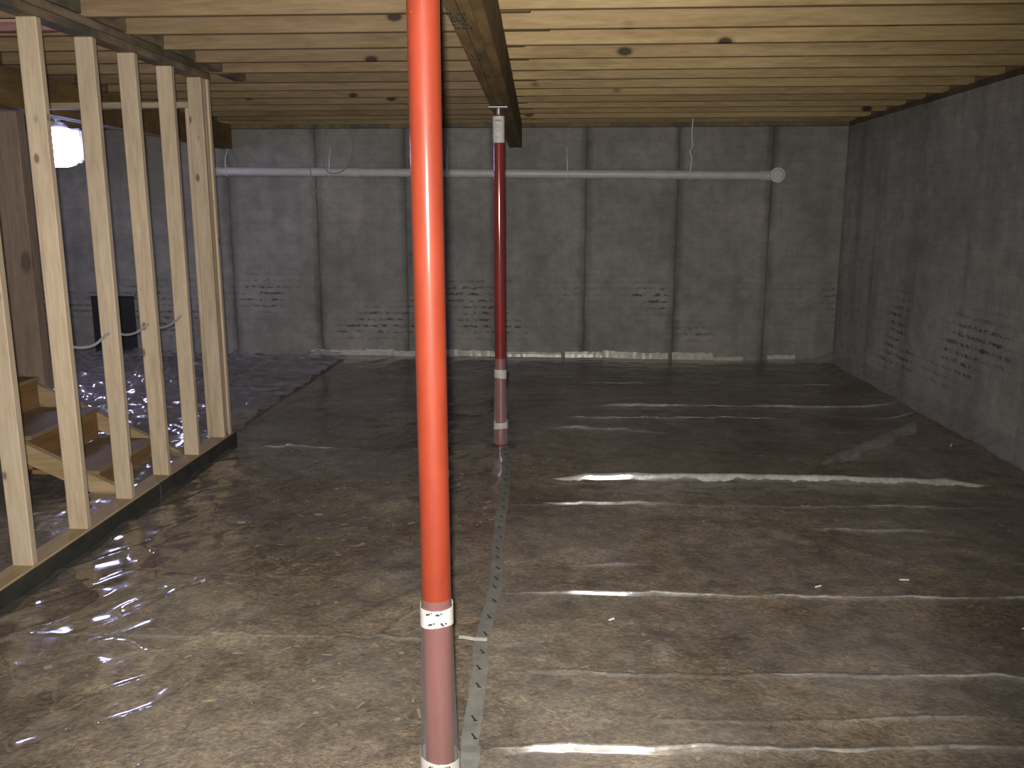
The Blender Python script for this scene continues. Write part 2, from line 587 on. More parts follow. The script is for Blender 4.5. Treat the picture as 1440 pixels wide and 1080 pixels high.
# creases of the film: x range, y at both ends, height, front width, unevenness
CREASES = [
    (-0.1, 2.7, 7.38, 7.46, 0.012, 0.010, 1.0),
    (0.12, 2.7, 6.55, 6.60, 0.026, 0.011, 0.5),
    (-0.2, 2.7, 6.16, 6.24, 0.014, 0.009, 1.0),
    (-0.15, 2.6, 5.79, 5.86, 0.022, 0.012, 1.0),
    (-0.10, 2.40, 4.68, 4.70, 0.046, 0.014, 0.12),
    (-0.30, 2.5, 4.25, 4.33, 0.016, 0.008, 0.7),
    (0.2, 2.2, 3.93, 3.99, 0.010, 0.010, 1.0),
    (0.05, 2.4, 3.52, 3.60, 0.016, 0.010, 1.0),
    (-0.26, 2.7, 3.21, 3.27, 0.020, 0.009, 0.4),
    (-0.25, 2.7, 2.60, 2.66, 0.018, 0.010, 0.6),
    (-0.25, 2.0, 2.30, 2.42, 0.016, 0.010, 1.0),
    (-0.25, 2.0, 2.18, 2.24, 0.022, 0.014, 0.8),
    (-2.05, -0.35, 5.27, 5.25, 0.016, 0.010, 0.6),
    (-1.9, -0.3, 3.30, 3.22, 0.007, 0.008, 1.0),
    (-2.0, -0.3, 2.72, 2.78, 0.010, 0.008, 0.7),
]


def crease_y(i, x):
    xa, xb, ya, yb = CREASES[i][:4]
    t = np.clip((x - xa) / (xb - xa), -0.3, 1.3)
    return ya + (yb - ya) * t + 0.030 * vnoise(x * 1.5 + i * 5.1, x * 0 + i * 3.3, 40 + i) + 0.010 * vnoise(x * 7 + i, x * 0 + i, 60 + i)


# creases running askew: start, end, height, half width
SKEW = [
    ((1.39, 4.82), (2.60, 6.10), 0.060, 0.07),
    ((0.30, 3.20), (0.62, 2.62), 0.010, 0.012),
    ((-2.20, 5.66), (-2.05, 6.85), 0.020, 0.03),
    ((0.85, 4.05), (1.45, 3.60), 0.018, 0.06),
    ((0.20, 3.15), (0.40, 2.75), 0.016, 0.05),
    ((1.20, 2.50), (1.90, 2.95), 0.012, 0.05),
]


def film_height(x, y, amp, seed):
    z = ground(x, y) + 0.030
    lo = np.clip(vnoise(x * 0.8, y * 0.8, seed + 9) * 2 + 0.55, 0, 1)
    amp = amp * (0.12 + 0.88 * np.clip(np.abs(x - seam_x(y)) / 0.14 - 0.25, 0, 1))
    if seed == 300:
        amp = amp * np.clip((y - 4.5) / 0.9, 0.12, 1)
    if seed == 200:
        p, q = x * 0.64 + y * 0.77, -x * 0.77 + y * 0.64
        q = q + 0.10 * vnoise(x * 3, y * 3, seed + 3)
        z = z + amp * (0.0065 * lo * ridged(q * 6.0, p * 2.2, seed) ** 3 + 0.0022 * lo * ridged(q * 13, p * 4.5, seed + 1) ** 3 + 0.004 * vnoise(x * 4.2, y * 4.2, seed + 2))
    else:
        z = z + amp * (0.006 * ridged(x * 4, y * 5.5, seed) ** 3 + 0.0045 * lo * ridged(x * 9, y * 13, seed + 1) ** 4 + 0.003 * vnoise(x * 14, y * 18, seed + 2))
    for i, (xa, xb, ya, yb, h, w, mod) in enumerate(CREASES):
        t = (x - xa) / (xb - xa)
        env = np.clip(np.minimum(t, 1 - t) * 9, 0, 1)
        m = np.clip(0.45 + 2.2 * vnoise(x * 1.9 + i * 7.7, x * 0 + i * 1.9, 80 + i), 0, 1.15) * mod + (1 - mod)
        dy = y - crease_y(i, x)
        prof = np.where(dy < 0, np.clip(1 + dy / w, 0, 1), np.clip(1 - dy / (w * 2.6), 0, 1))
        z = z + h * env * m * prof
    for (a, b, h, w) in SKEW:
        dx, dy = b[0] - a[0], b[1] - a[1]
        L = math.hypot(dx, dy)
        t = ((x - a[0]) * dx + (y - a[1]) * dy) / L / L
        d = np.abs((x - a[0]) * dy - (y - a[1]) * dx) / L
        z = z + h * np.clip(1 - d / w, 0, 1) * np.clip(np.minimum(t, 1 - t) * 6, 0, 1)
    # the edge laps a little way up the right wall, in loose folds
    k = np.clip((x - 2.28) / 0.45, 0, 1)
    z = z + k * k * (0.085 + 0.08 * vnoise(y * 2.3, x * 3, 21) + 0.045 * ridged(y * 6, x * 4, 22))
    return z


SEAM = [(-0.20, -0.8), (-0.215, 1.0), (-0.235, 2.0), (-0.245, 2.36), (-0.247, 2.61), (-0.262, 2.79), (-0.255, 3.0), (-0.248, 3.2), (-0.262, 3.55),
        (-0.280, 4.19), (-0.303, 4.93), (-0.345, 5.24), (-0.36, 5.6), (-0.40, 8.80)]


def seam_x(y):
    return np.interp(y, [p[1] for p in SEAM], [p[0] for p in SEAM])


def grid_obj(name, X, Y, Z, mat, parent=None, smooth=True):
    ny, nx = X.shape
    me = bpy.data.meshes.new(name)
    co = np.stack([X, Y, Z], -1).reshape(-1, 3).astype(np.float32)
    idx = np.arange(ny * nx).reshape(ny, nx)
    q = np.stack([idx[:-1, :-1], idx[:-1, 1:], idx[1:, 1:], idx[1:, :-1]], -1).reshape(-1, 4)
    me.vertices.add(len(co))
    me.vertices.foreach_set('co', co.ravel())
    me.loops.add(q.size)
    me.loops.foreach_set('vertex_index', q.ravel().astype(np.int32))
    me.polygons.add(len(q))
    me.polygons.foreach_set('loop_start', np.arange(0, q.size, 4, dtype=np.int32))
    me.polygons.foreach_set('use_smooth', np.full(len(q), smooth))
    me.update(calc_edges=True)
    me.validate()
    me.materials.append(M[mat])
    return link(bpy.data.objects.new(name, me), parent)


# ------------------------------------------------------------------ setting: floor, walls, ceiling
ys = np.concatenate([np.arange(-1.0, 1.8, 0.1), np.arange(1.8, 5.0, 0.025), np.arange(5.0, YF + 0.06, 0.045)])
xs = np.arange(XL, XR + 0.04, 0.035)
X, Y = np.meshgrid(xs, ys)
Z = ground(X, Y) + 0.012 * vnoise(X * 8, Y * 8, 5) + 0.006 * vnoise(X * 21, Y * 21, 6) - 0.004
floor = grid_obj('floor', X, Y, Z, 'soil')
tag(floor, 'bare brown soil floor seen through the clear plastic', None, None, 'structure')


def concrete_wall(name, label, axis, face, lo, hi, first, mat, back):
    """backing wall with proud form panels; joints are recessed"""
    d = 0.14
    s = 1 if back > 0 else -1
    if axis == 'x':
        w = box(name, lo, hi, min(face + s * 0.006, face + s * d), max(face + s * 0.006, face + s * d), -0.15, CEIL - 0.042, 'conc_joint', None, 0)
    else:
        w = box(name, min(face + s * 0.006, face + s * d), max(face + s * 0.006, face + s * d), lo, hi, -0.15, CEIL - 0.042, 'conc_joint', None, 0)
    tag(w, label, None, None, 'structure')
    p = first
    while p > lo:
        p -= 0.905
    e = [lo]
    p += 0.905
    while p < hi - 0.05:
        e.append(p)
        p += 0.905
    e.append(hi)
    for i in range(len(e) - 1):
        g_ = random.uniform(0.0015, 0.003) if axis == 'x' else 0.0007
        a, b = e[i] + g_, e[i + 1] - g_
        j = random.uniform(0, 0.002)
        f0, f1 = sorted((face + s * j, face + s * 0.06))
        if axis == 'x':
            box('concrete_panel', a, b, f0, f1, -0.14, CEIL - 0.044, mat, w, 0.003 if axis == 'x' else 0.0006)
        else:
            box('concrete_panel', f0, f1, a, b, -0.14, CEIL - 0.044, mat, w, 0.003 if axis == 'x' else 0.0006)
    return w


random.seed(4)
concrete_wall('wall_far', 'grey poured concrete wall across the far end', 'x', YF, XL - 0.1, XR + 0.1, 0.238, 'conc_x', 1)
concrete_wall('wall_right', 'grey poured concrete wall along the right side', 'y', XR, -1.0, YF, YF - 0.95, 'conc_y', 1)
concrete_wall('wall_left', 'grey concrete wall beyond the stud framing', 'y', XL, -1.0, YF, YF - 0.7, 'conc_y', -1)

ceiling = box('ceiling', XL - 0.1, XR + 0.15, -1.0, YF + 0.14, CEIL + 0.236, CEIL + 0.255, 'chipboard', None, 0)
tag(ceiling, 'wooden floor deck above the exposed joists', None, None, 'structure')

# beam line: right face x = -0.172 - 0.0257 y
def beam_r(y): return -0.172 - 0.0257 * y
def beam_c(y): return beam_r(y) - 0.0625
random.seed(11)
y0 = 3.95 - 0.406 * 6
k = 0
while True:
    y = y0 + 0.406 * k
    if y > 8.5:
        break
    bx = beam_c(y)
    dz = random.uniform(-0.003, 0.003)
    jy = random.uniform(-0.006, 0.006)
    # right-hand joist, lapping the left-hand one over the beam
    lap = random.uniform(0.10, 0.28)
    ang = Matrix.Rotation(random.uniform(-0.0015, 0.0015) - 0.0015, 3, 'Z')
    box('joist', bx - 0.08, XR + 0.06, y + jy, y + jy + 0.038, CEIL + dz, CEIL + 0.235, 'joist', ceiling, 0.003, ang)
    ang = Matrix.Rotation(random.uniform(-0.001, 0.001) + 0.002, 3, 'Z')
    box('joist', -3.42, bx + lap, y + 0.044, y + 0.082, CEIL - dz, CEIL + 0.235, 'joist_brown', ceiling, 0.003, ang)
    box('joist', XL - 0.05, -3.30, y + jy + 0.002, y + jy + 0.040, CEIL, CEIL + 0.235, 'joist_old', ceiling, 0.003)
    k += 1
for k in range(5, 11):
    y = y0 + 0.406 * k
    o = box('blocking', SWX0 + 0.01, SWX1 + 0.003, y + 0.086, y + 0.402, CEIL + 0.001, CEIL + 0.18, 'top_plate', ceiling, 0.003)
    o['label'] = 'dark stained blocking between joists'
for xa, xb in ((XR + 0.004, XR + 0.12), (XL - 0.12, XL - 0.004)):
    box('sill_plate', xa, xb, -1.0, YF, CEIL - 0.040, CEIL - 0.001, 'top_plate', ceiling, 0.003)
box('rim_board', XR + 0.064, XR + 0.10, -1.0, YF, CEIL, CEIL + 0.235, 'joist', ceiling, 0.003)
box('rim_board', XL - 0.05, XR + 0.06, YF + 0.06, YF + 0.098, CEIL, CEIL + 0.235, 'joist', ceiling, 0.003)
box('sill_plate', XL - 0.05, XR + 0.05, YF + 0.004, YF + 0.12, CEIL - 0.040, CEIL - 0.001, 'top_plate', ceiling, 0.003)

# ------------------------------------------------------------------ centre beam
def sheared_beam(name, label, xc, slope, y_0, y_1, plies, pw, z0, z1, mat, cat='beam'):
    ym = (y_0 + y_1) / 2
    t = thing(name, (xc(ym), ym, z0), label, cat)
    ang = Matrix.Rotation(math.atan(-slope), 3, 'Z')
    for i in range(plies):
        bm = bmesh.new()
        off = (i - (plies - 1) / 2) * pw
        bm_box(bm, (0, 0, 0), (pw - 0.0012, y_1 - y_0, z1 - z0 - 0.002 * (i % 2)), 0.0025, ang)
        mesh_obj('ply', bm, mat, t, (xc(ym) + off, ym, (z0 + z1) / 2 + 0.001 * (i % 2)))
    return t, ang


beam, bang = sheared_beam('support_beam', 'dark brown layered wooden beam resting on the two red posts', beam_c, -0.0257, 0.2, YF - 0.004, 3, 0.0417, CEIL - 0.235, CEIL - 0.003, 'beam')
# inked mill stamps: rows of small blocky strokes on the underside
def stamp(yc, xo, n, w, rows):
    bm = bmesh.new()
    random.seed(int(yc * 100))
    for r in range(rows):
        for c in range(n):
            x = xo + (c - n / 2) * w * 1.5 + random.uniform(-0.002, 0.002)
            y = (r - rows / 2) * 0.055
            kind = random.randint(0, 2)
            if kind != 1:
                bm_box(bm, (x - w * 0.35, y, 0), (w * 0.3, 0.042, 0.0006))
            if kind != 0:
                bm_box(bm, (x + w * 0.35, y, 0), (w * 0.3, 0.042, 0.0006))
            bm_box(bm, (x, y + random.choice((-0.017, 0, 0.017)), 0), (w, 0.009, 0.0006))
    o = mesh_obj('grade_stamp', bm, 'stamp', beam, (beam_c(yc), yc, CEIL - 0.2356))
    o['label'] = 'dark inked mill stamp'
    o['kind'] = 'stuff'


stamp(3.05, -0.018, 3, 0.015, 5)
stamp(3.75, -0.010, 2, 0.015, 3)
stamp(4.25, 0.0, 2, 0.012, 2)

# the second girder beyond the stud wall
sheared_beam('support_girder', 'dark wooden girder under the joists behind the stud wall', lambda y: -3.375 + 0.0 * y, 0.0, 1.0, YF - 0.004, 3, 0.0417, CEIL - 0.235, CEIL - 0.003, 'beam')

# ------------------------------------------------------------------ steel posts
def flat_shade(o):
    for p in o.data.polygons:
        p.use_smooth = False


def post(name, label, foot, top, r, mat, ztop):
    t = thing(name, foot, label, 'post')
    f, tp = Vector(foot), Vector(top)

    def at(z):
        return f + (tp - f) * ((z - f.z) / (tp.z - f.z))
    tube('tube', [at(f.z + 0.012), at(ztop - 0.045)], r, mat, t, 40)
    box('base_plate', f.x - 0.09, f.x + 0.09, f.y - 0.05, f.y + 0.05, f.z, f.z + 0.012, 'dark_steel', t, 0.002)
    c = at(ztop)
    box('top_plate', c.x - 0.058, c.x + 0.058, c.y - 0.05, c.y + 0.05, ztop - 0.009, ztop - 0.0005, 'steel', t, 0.002)
    tube('jack_screw', [at(ztop - 0.046), at(ztop - 0.009)], 0.015, 'steel', t, 16)
    return t, at


def band(parent, at, z0, z1, r, name, mat, rag=0.006, seed=1, prints=0):
    random.seed(seed)
    seg = 64
    ph = random.uniform(0, 6)
    bm = bmesh.new()
    lo, hi = [], []
    b = at((z0 + z1) / 2)
    for k_ in range(seg):
        a = 2 * math.pi * k_ / seg
        e0 = rag * (math.sin(a * 2 + ph) * 0.6 + random.uniform(-0.06, 0.06))
        e1 = rag * (math.sin(a + ph * 1.7) * 0.6 + random.uniform(-0.06, 0.06))
        p0, p1 = at(z0 + e0), at(z1 + e1)
        d = Vector((math.cos(a), math.sin(a), 0))
        lo.append(bm.verts.new(p0 + d * r - b))
        hi.append(bm.verts.new(p1 + d * r - b))
    for k_ in range(seg):
        k2 = (k_ + 1) % seg
        bm.faces.new((lo[k_], lo[k2], hi[k2], hi[k_]))
    r_ = bmesh.ops.solidify(bm, geom=bm.faces[:], thickness=0.0012)
    bmesh.ops.recalc_face_normals(bm, faces=bm.faces)
    o = mesh_obj(name, bm, mat, parent, b)
    if prints:
        bm = bmesh.new()
        for j in range(prints):
            a = math.radians(-92 + random.uniform(-28, 28))
            zz = (z0 if j % 2 else z1) + (0.012 if j % 2 else -0.012)
            p = at(zz) + Vector((math.cos(a), math.sin(a), 0)) * (r + 0.0016)
            bm_box(bm, p - b, (0.010, 0.002, 0.0045), 0, Matrix.Rotation(random.uniform(-0.9, 0.9), 3, 'Y'))
            bm_box(bm, p - b + Vector((0.009, 0, 0.003)), (0.004, 0.002, 0.004), 0)
        po = mesh_obj('print_marks', bm, 'print', o, b)
        po['kind'] = 'stuff'
    return o


def wrap(parent, at, z0, z1, r0, r1, mat, seed):
    random.seed(seed)
    n = 26
    ph = [random.uniform(0, 6.28) for _ in range(6)]
    pts = [at(z0 + (z1 - z0) * i / (n - 1)) for i in range(n)]
    rad = [r0 + (r1 - r0) * i / (n - 1) for i in range(n)]

    def wob(i, k_):
        a = 2 * math.pi * k_ / 48
        q = 1.0 - 0.8 * (i / 25.0) ** 3
        return q * 0.035 * math.sin(3 * a + ph[0] + i * 0.10) + q * 0.022 * math.sin(5 * a + ph[1] - i * 0.16) + q * 0.012 * math.sin(9 * a + i * 0.3)
    o = tube('plastic_wrap', pts, rad, mat, parent, 48, False, wob)
    o['label'] = 'clear plastic film wrapped around the foot of the post'
    return o


GZ1 = float(ground(np.array([-0.30]), np.array([2.0]))[0])
GZ2 = float(ground(np.array([-0.377]), np.array([5.4]))[0])
p1, at1 = post('steel_post', 'glossy orange-red steel post in the foreground with taped plastic foot',
               (-0.297, 1.99, 0.004), (-0.306, 1.99, CEIL - 0.236), 0.0365, 'red', CEIL - 0.2365)
wrap(p1, at1, 0.03, 0.565, 0.050, 0.0375, 'wrap', 3)
band(p1, at1, 0.497, 0.547, 0.0415, 'tape_band', 'tape_white', 0.006, 5, 4)
band(p1, at1, 0.085, 0.135, 0.0510, 'tape_band', 'tape_white', 0.010, 9, 3)
p2, at2 = post('steel_post', 'slim dark red steel post further back with white label at its top',
               (-0.377, 5.42, 0.0), (-0.386, 5.42, CEIL - 0.236), 0.0345, 'dark_red', CEIL - 0.2365)
wrap(p2, at2, 0.03, 0.585, 0.046, 0.036, 'wrap_far', 8)
band(p2, at2, 0.46, 0.512, 0.0405, 'tape_band', 'tape_white', 0.006, 15, 0)
band(p2, at2, 0.130, 0.176, 0.0475, 'tape_band', 'tape_white', 0.010, 19, 0)
lb = band(p2, at2, 1.905, 2.058, 0.0356, 'paper_label', 'label_white', 0.0, 21, 0)
lb['label'] = 'white printed paper label'
bm = bmesh.new()
for i, (w, h, zo) in enumerate([(0.036, 0.012, 0.052), (0.028, 0.003, 0.030), (0.034, 0.003, 0.020), (0.030, 0.003, 0.010), (0.034, 0.003, 0.0), (0.022, 0.003, -0.010), (0.032, 0.004, -0.045)]):
    b = at2(1.98)
    bm_box(bm, (-0.002, -0.0378, zo), (w, 0.0008, h))
po = mesh_obj('print_lines', bm, plain('grey_print', (0.22, 0.22, 0.22), 0.7), lb, at2(1.98))
po['kind'] = 'stuff'

# ------------------------------------------------------------------ stud wall
sw = thing('stud_wall', ((SWX0 + SWX1) / 2, 4.0, 0.0), 'row of pale wooden wall studs on a bottom plate to the left', 'stud wall')
STUDS = [2.37, 2.775, 3.185, 3.60, 4.02, 4.42, 4.82, 5.225]
random.seed(21)
for i, y in enumerate(STUDS):
    box('stud', SWX0 + random.uniform(-0.003, 0.003), SWX1 + random.uniform(-0.003, 0.002), y, y + 0.038, 0.089, 2.272, 'stud', sw, 0.004,
        Matrix.Rotation(random.uniform(-0.003, 0.003), 3, 'Y'))
# built-up corner at the far end
box('stud', SWX0 + 0.018, SWX1 - 0.006, 5.266, 5.304, 0.089, 2.272, 'stud', sw, 0.004)
box('stud', SWX0 + 0.05, SWX1 + 0.003, 5.307, 5.345, 0.089, 2.272, 'stud', sw, 0.004)
box('bottom_plate', SWX0 - 0.012, SWX1 + 0.002, 1.6, 5.375, 0.050, 0.0885, 'plate', sw, 0.004)
box('bottom_plate', SWX0 - 0.012, SWX1 + 0.002, 1.6, 5.375, 0.000, 0.0495, 'dark_sill', sw, 0.003)
d = box('sill_facing', SWX1 + 0.003, SWX1 + 0.014, 1.6, 4.28, -0.02, 0.084, 'dark_sill', sw, 0.003)
d['label'] = 'dark stained facing board of the plate'
d = box('sill_facing', SWX1 + 0.003, SWX1 + 0.017, 4.285, 5.385, -0.02, 0.086, 'dark_sill', sw, 0.003)
d['label'] = 'dark stained facing board of the plate'
box('top_plate', SWX0, SWX1, 1.6, 5.365, 2.2725, 2.3095, 'top_plate', sw, 0.003)
box('top_plate', SWX0, SWX1 + 0.003, 1.6, 5.35, 2.3105, 2.3465, 'top_plate', sw, 0.003)

# doorway framing at right angles, behind the end of the stud wall
df = thing('doorway_framing', (-2.85, 5.39, 0), 'rough wooden doorway framing with a flat header behind the studs', 'door frame')
box('header_plate', -3.302, -2.262, 5.39, 5.475, 2.118, 2.154, 'header', df, 0.003)
box('stud', -2.302, -2.262, 5.39, 5.475, 0.01, 2.117, 'stud', df, 0.003)
box('stud', -2.70, -2.662, 5.395, 5.47, 2.155, 2.345, 'header', df, 0.003)
box('board', -3.62, -3.494, 5.385, 5.47, 0.0, 2.105, 'board', df, 0.003)
box('board', -3.490, -3.362, 5.38, 5.47, 0.0, 2.105, 'board', df, 0.003)

# ------------------------------------------------------------------ stairs behind the studs (climb to the left)
st = thing('staircase', (-2.7, 4.7, 0), 'short wooden stair with brown risers behind the studs', 'stairs')
SY0, SY1 = 4.36, 5.10
NST = 3
RUN, RISE, X0S = 0.36, 0.19, -2.50
bmy = []
for s_i, yy in enumerate((SY0, SY1)):
    bm = bmesh.new()
    # a slanted board with its lower edge parallel to the slope
    L = NST * RUN + 0.15
    a = [(X0S + 0.16, -0.06), (X0S - L, (L + 0.02) * RISE / RUN - 0.02)]
    th = 0.13
    prof = [(a[0][0], 0.004), (a[0][0], 0.03), (a[1][0], a[1][1] + 0.05), (a[1][0], a[1][1] + 0.05 - th), (a[0][0] - 0.16, 0.004)]
    ring0 = [bm.verts.new((x, yy - 0.019, z)) for x, z in prof]
    ring1 = [bm.verts.new((x, yy + 0.019, z)) for x, z in prof]
    bm.faces.new(ring0)
    bm.faces.new(list(reversed(ring1)))
    for i in range(len(prof)):
        j = (i + 1) % len(prof)
        bm.faces.new((ring0[j], ring0[i], ring1[i], ring1[j]))
    bmesh.ops.recalc_face_normals(bm, faces=bm.faces)
    mesh_obj('stringer', bm, 'stringer', st)
for i in range(NST):
    xr = X0S - RUN * i
    zt = 0.12 + RISE * i
    box('riser', xr - 0.022, xr, SY0 + 0.021, SY1 - 0.021, (0.004 if i == 0 else zt - RISE + 0.001), zt - 0.026, 'riser', st, 0.002)
    box('tread', xr - RUN - 0.002, xr + 0.014, SY0 + 0.020, SY1 - 0.0195, zt - 0.025, zt, 'tread', st, 0.003)

# ------------------------------------------------------------------ lamp
lamp = thing('work_lamp', (-4.17, 7.21, 1.86), 'glaring cool white work lamp hung behind the studs', 'lamp')
lc = Vector((-4.17, 7.21, 2.02))
bm = bmesh.new()
# frosted rounded-box globe
bmesh.ops.create_uvsphere(bm, u_segments=40, v_segments=24, radius=1.0)
for v in bm.verts:
    q = 1.0 / (abs(v.co.x) ** 3 + abs(v.co.y) ** 3 + abs(v.co.z) ** 3) ** (1 / 3)
    v.co = Vector((v.co.x * q * 0.150, v.co.y * q * 0.150, v.co.z * q * 0.160))
mesh_obj('globe', bm, 'lens', lamp, lc, smooth=True)['label'] = 'glowing white globe'
tube('collar', [lc + Vector((0, 0, 0.150)), lc + Vector((0, 0, 0.168)), lc + Vector((0, 0, 0.195))], [0.085, 0.085, 0.06], 'lamp_body', lamp, 24)
box('rear_light_shield', lc.x - 0.14, lc.x + 0.14, lc.y + 0.11, lc.y + 0.19, lc.z - 0.12, lc.z + 0.16, 'lamp_body', lamp, 0.02)  # added behind the globe to hold part of its light off the far wall
tube('socket', [lc + Vector((0, 0, 0.194)), lc + Vector((0, 0, 0.262))], 0.034, 'lamp_body', lamp, 20)
box('mount_plate', lc.x - 0.14, lc.x + 0.14, lc.y - 0.06, lc.y + 0.06, lc.z + 0.262, lc.z + 0.272, 'lamp_body', lamp, 0.002)
tube('stem', [lc + Vector((0, 0, 0.272)), Vector((lc.x, lc.y, CEIL - 0.001))], 0.012, 'steel', lamp, 10)

# ------------------------------------------------------------------ plastic film
def rows(y_0, y_1, ids):
    a = [np.arange(y_0, min(1.9, y_1), 0.06)] if y_0 < 1.9 else []
    a.append(np.arange(max(y_0, 1.9), y_1, 0.020))
    a.append(np.array([y_1]))
    r = np.concatenate(a)
    for i in ids:
        c, w = CREASES[i][2], CREASES[i][5]
        r = r[(r < c - 1.3 * w) | (r > c + 3.0 * w)]
        r = np.concatenate([r, c + w * np.array([-1.25, -1.0, -0.75, -0.5, -0.25, 0.0, 0.4, 0.9, 1.5, 2.1, 2.6, 2.9])])
    return np.unique(np.round(r, 5))


def film(name, xa, xb, y_0, y_1, nx, mat, amp, seed, label, ids):
    r = rows(y_0, y_1, ids)
    u = np.linspace(0, 1, nx)
    A = xa(r)[:, None]
    B = xb(r)[:, None]
    Xf = A + (B - A) * u[None, :]
    Yf = np.repeat(r[:, None], nx, 1)
    if ids:
        ids = sorted(ids, key=lambda i: CREASES[i][2])
        cen = np.array([y_0] + [CREASES[i][2] for i in ids] + [y_1])
        for k_ in range(len(r)):
            # rows keep to the creases they belong to
            j = int(np.clip(np.searchsorted(cen, r[k_], 'right') - 1, 0, len(cen) - 2))
            t = (r[k_] - cen[j]) / (cen[j + 1] - cen[j])
            lo = (crease_y(ids[j - 1], Xf[k_]) - cen[j]) if j > 0 else 0.0
            hi = (crease_y(ids[j], Xf[k_]) - cen[j + 1]) if j < len(ids) else 0.0
            w0 = CREASES[ids[j - 1]][5] * 3 if j > 0 else 0
            w1 = CREASES[ids[j]][5] * 1.3 if j < len(ids) else 0
            L = cen[j + 1] - cen[j]
            t = np.clip((r[k_] - cen[j] - w0) / max(1e-4, L - w0 - w1), 0, 1)
            Yf[k_] = r[k_] + lo * (1 - t) + hi * t
    Zf = film_height(Xf, Yf, amp, seed)
    o = grid_obj(name, Xf, Yf, Zf, mat)
    return tag(o, label, 'plastic sheet')


CR_R = [i for i, c in enumerate(CREASES) if c[1] > 0]
CR_L = [i for i, c in enumerate(CREASES) if c[1] <= 0]
sheet_r = film('plastic_sheet', lambda y: seam_x(y) - 0.004, lambda y: y * 0 + XR - 0.03, -0.8, YF - 0.045, 190, 'film_r', 1.0, 100,
     'creased clear plastic sheet covering the floor right of the seam', CR_R)
sheet_l = film('plastic_sheet', lambda y: y * 0 + SWX1 + 0.022 - np.clip((y - 5.42) * 30, 0, 1) * 0.10, lambda y: seam_x(y) - 0.006, -0.8, YF - 0.045, 170, 'film_l', 2.9, 200,
     'crinkled shiny plastic sheet on the soil between stud wall and front post', CR_L)
film('plastic_sheet', lambda y: y * 0 + XL + 0.03, lambda y: y * 0 + SWX0 - 0.02, 2.0, YF - 0.045, 300, 'film_i', 8.0, 300,
     'crumpled blue-lit plastic sheet on the floor behind the studs', [])

# the doubled film along the larger creases, one strip for each stretch that stands up
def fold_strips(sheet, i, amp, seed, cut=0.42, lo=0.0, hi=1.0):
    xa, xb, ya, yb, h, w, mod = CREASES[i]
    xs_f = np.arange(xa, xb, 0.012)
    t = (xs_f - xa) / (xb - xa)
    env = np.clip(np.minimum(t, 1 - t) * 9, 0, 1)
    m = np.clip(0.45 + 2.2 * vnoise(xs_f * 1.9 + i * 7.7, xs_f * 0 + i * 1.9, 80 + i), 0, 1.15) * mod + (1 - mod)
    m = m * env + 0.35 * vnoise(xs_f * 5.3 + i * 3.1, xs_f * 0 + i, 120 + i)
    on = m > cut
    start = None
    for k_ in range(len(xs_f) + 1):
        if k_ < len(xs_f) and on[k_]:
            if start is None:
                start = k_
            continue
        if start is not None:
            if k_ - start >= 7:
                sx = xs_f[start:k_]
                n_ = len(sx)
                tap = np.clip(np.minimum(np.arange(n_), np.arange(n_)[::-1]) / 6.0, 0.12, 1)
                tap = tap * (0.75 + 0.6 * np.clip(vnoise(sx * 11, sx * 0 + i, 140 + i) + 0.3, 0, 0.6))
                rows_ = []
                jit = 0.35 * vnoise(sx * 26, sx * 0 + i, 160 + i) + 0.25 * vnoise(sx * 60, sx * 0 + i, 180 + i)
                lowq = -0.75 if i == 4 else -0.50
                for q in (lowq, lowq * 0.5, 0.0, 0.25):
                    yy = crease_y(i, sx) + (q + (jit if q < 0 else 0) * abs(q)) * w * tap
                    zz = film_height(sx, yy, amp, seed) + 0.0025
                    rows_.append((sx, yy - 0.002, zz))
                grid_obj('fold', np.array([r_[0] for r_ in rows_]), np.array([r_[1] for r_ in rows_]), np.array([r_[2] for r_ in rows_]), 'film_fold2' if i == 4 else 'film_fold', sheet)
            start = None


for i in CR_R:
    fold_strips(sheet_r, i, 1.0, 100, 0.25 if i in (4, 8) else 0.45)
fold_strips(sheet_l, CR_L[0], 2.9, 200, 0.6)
# the loose fold lying askew towards the right wall
(fa, fb, fh, fw) = SKEW[0]
tt = np.linspace(0.10, 0.90, 70)
dirv = np.array([fb[0] - fa[0], fb[1] - fa[1]])
nrm = np.array([dirv[1], -dirv[0]]) / np.hypot(*dirv)
RX, RY, RZ = [], [], []
for q in (0.95, 0.5, 0.0, -0.3):
    ww = fw * q * np.clip(np.minimum(tt - 0.08, 0.92 - tt) * 8, 0.1, 1) * (0.8 + 0.5 * vnoise(tt * 17, tt * 0 + 2, 150))
    fx, fy = fa[0] + dirv[0] * tt + nrm[0] * ww, fa[1] + dirv[1] * tt + nrm[1] * ww
    RX.append(fx); RY.append(fy); RZ.append(film_height(fx, fy, 1.0, 100) + 0.003)
grid_obj('fold', np.array(RX), np.array(RY), np.array(RZ), 'film_lap', sheet_r)

# ------------------------------------------------------------------ seam tape with dark marks
random.seed(5)
seam = thing('seam_tape', (-0.28, 3.6, 0), 'grey tape strip along the plastic seam between the posts', 'tape')
def film_top(x, y):
    xx, yy = np.atleast_1d(np.asarray(x, float)), np.atleast_1d(np.asarray(y, float))
    return float(np.maximum(film_height(xx, yy, 1.0, 100), film_height(xx, yy, 2.9, 200)).max())


def top_near(x, y, dx, dy):
    gx, gy = np.meshgrid([x - dx, x, x + dx], [y - dy, y - dy * 0.35, y + dy * 0.35, y + dy])
    return film_top(gx.ravel(), gy.ravel())


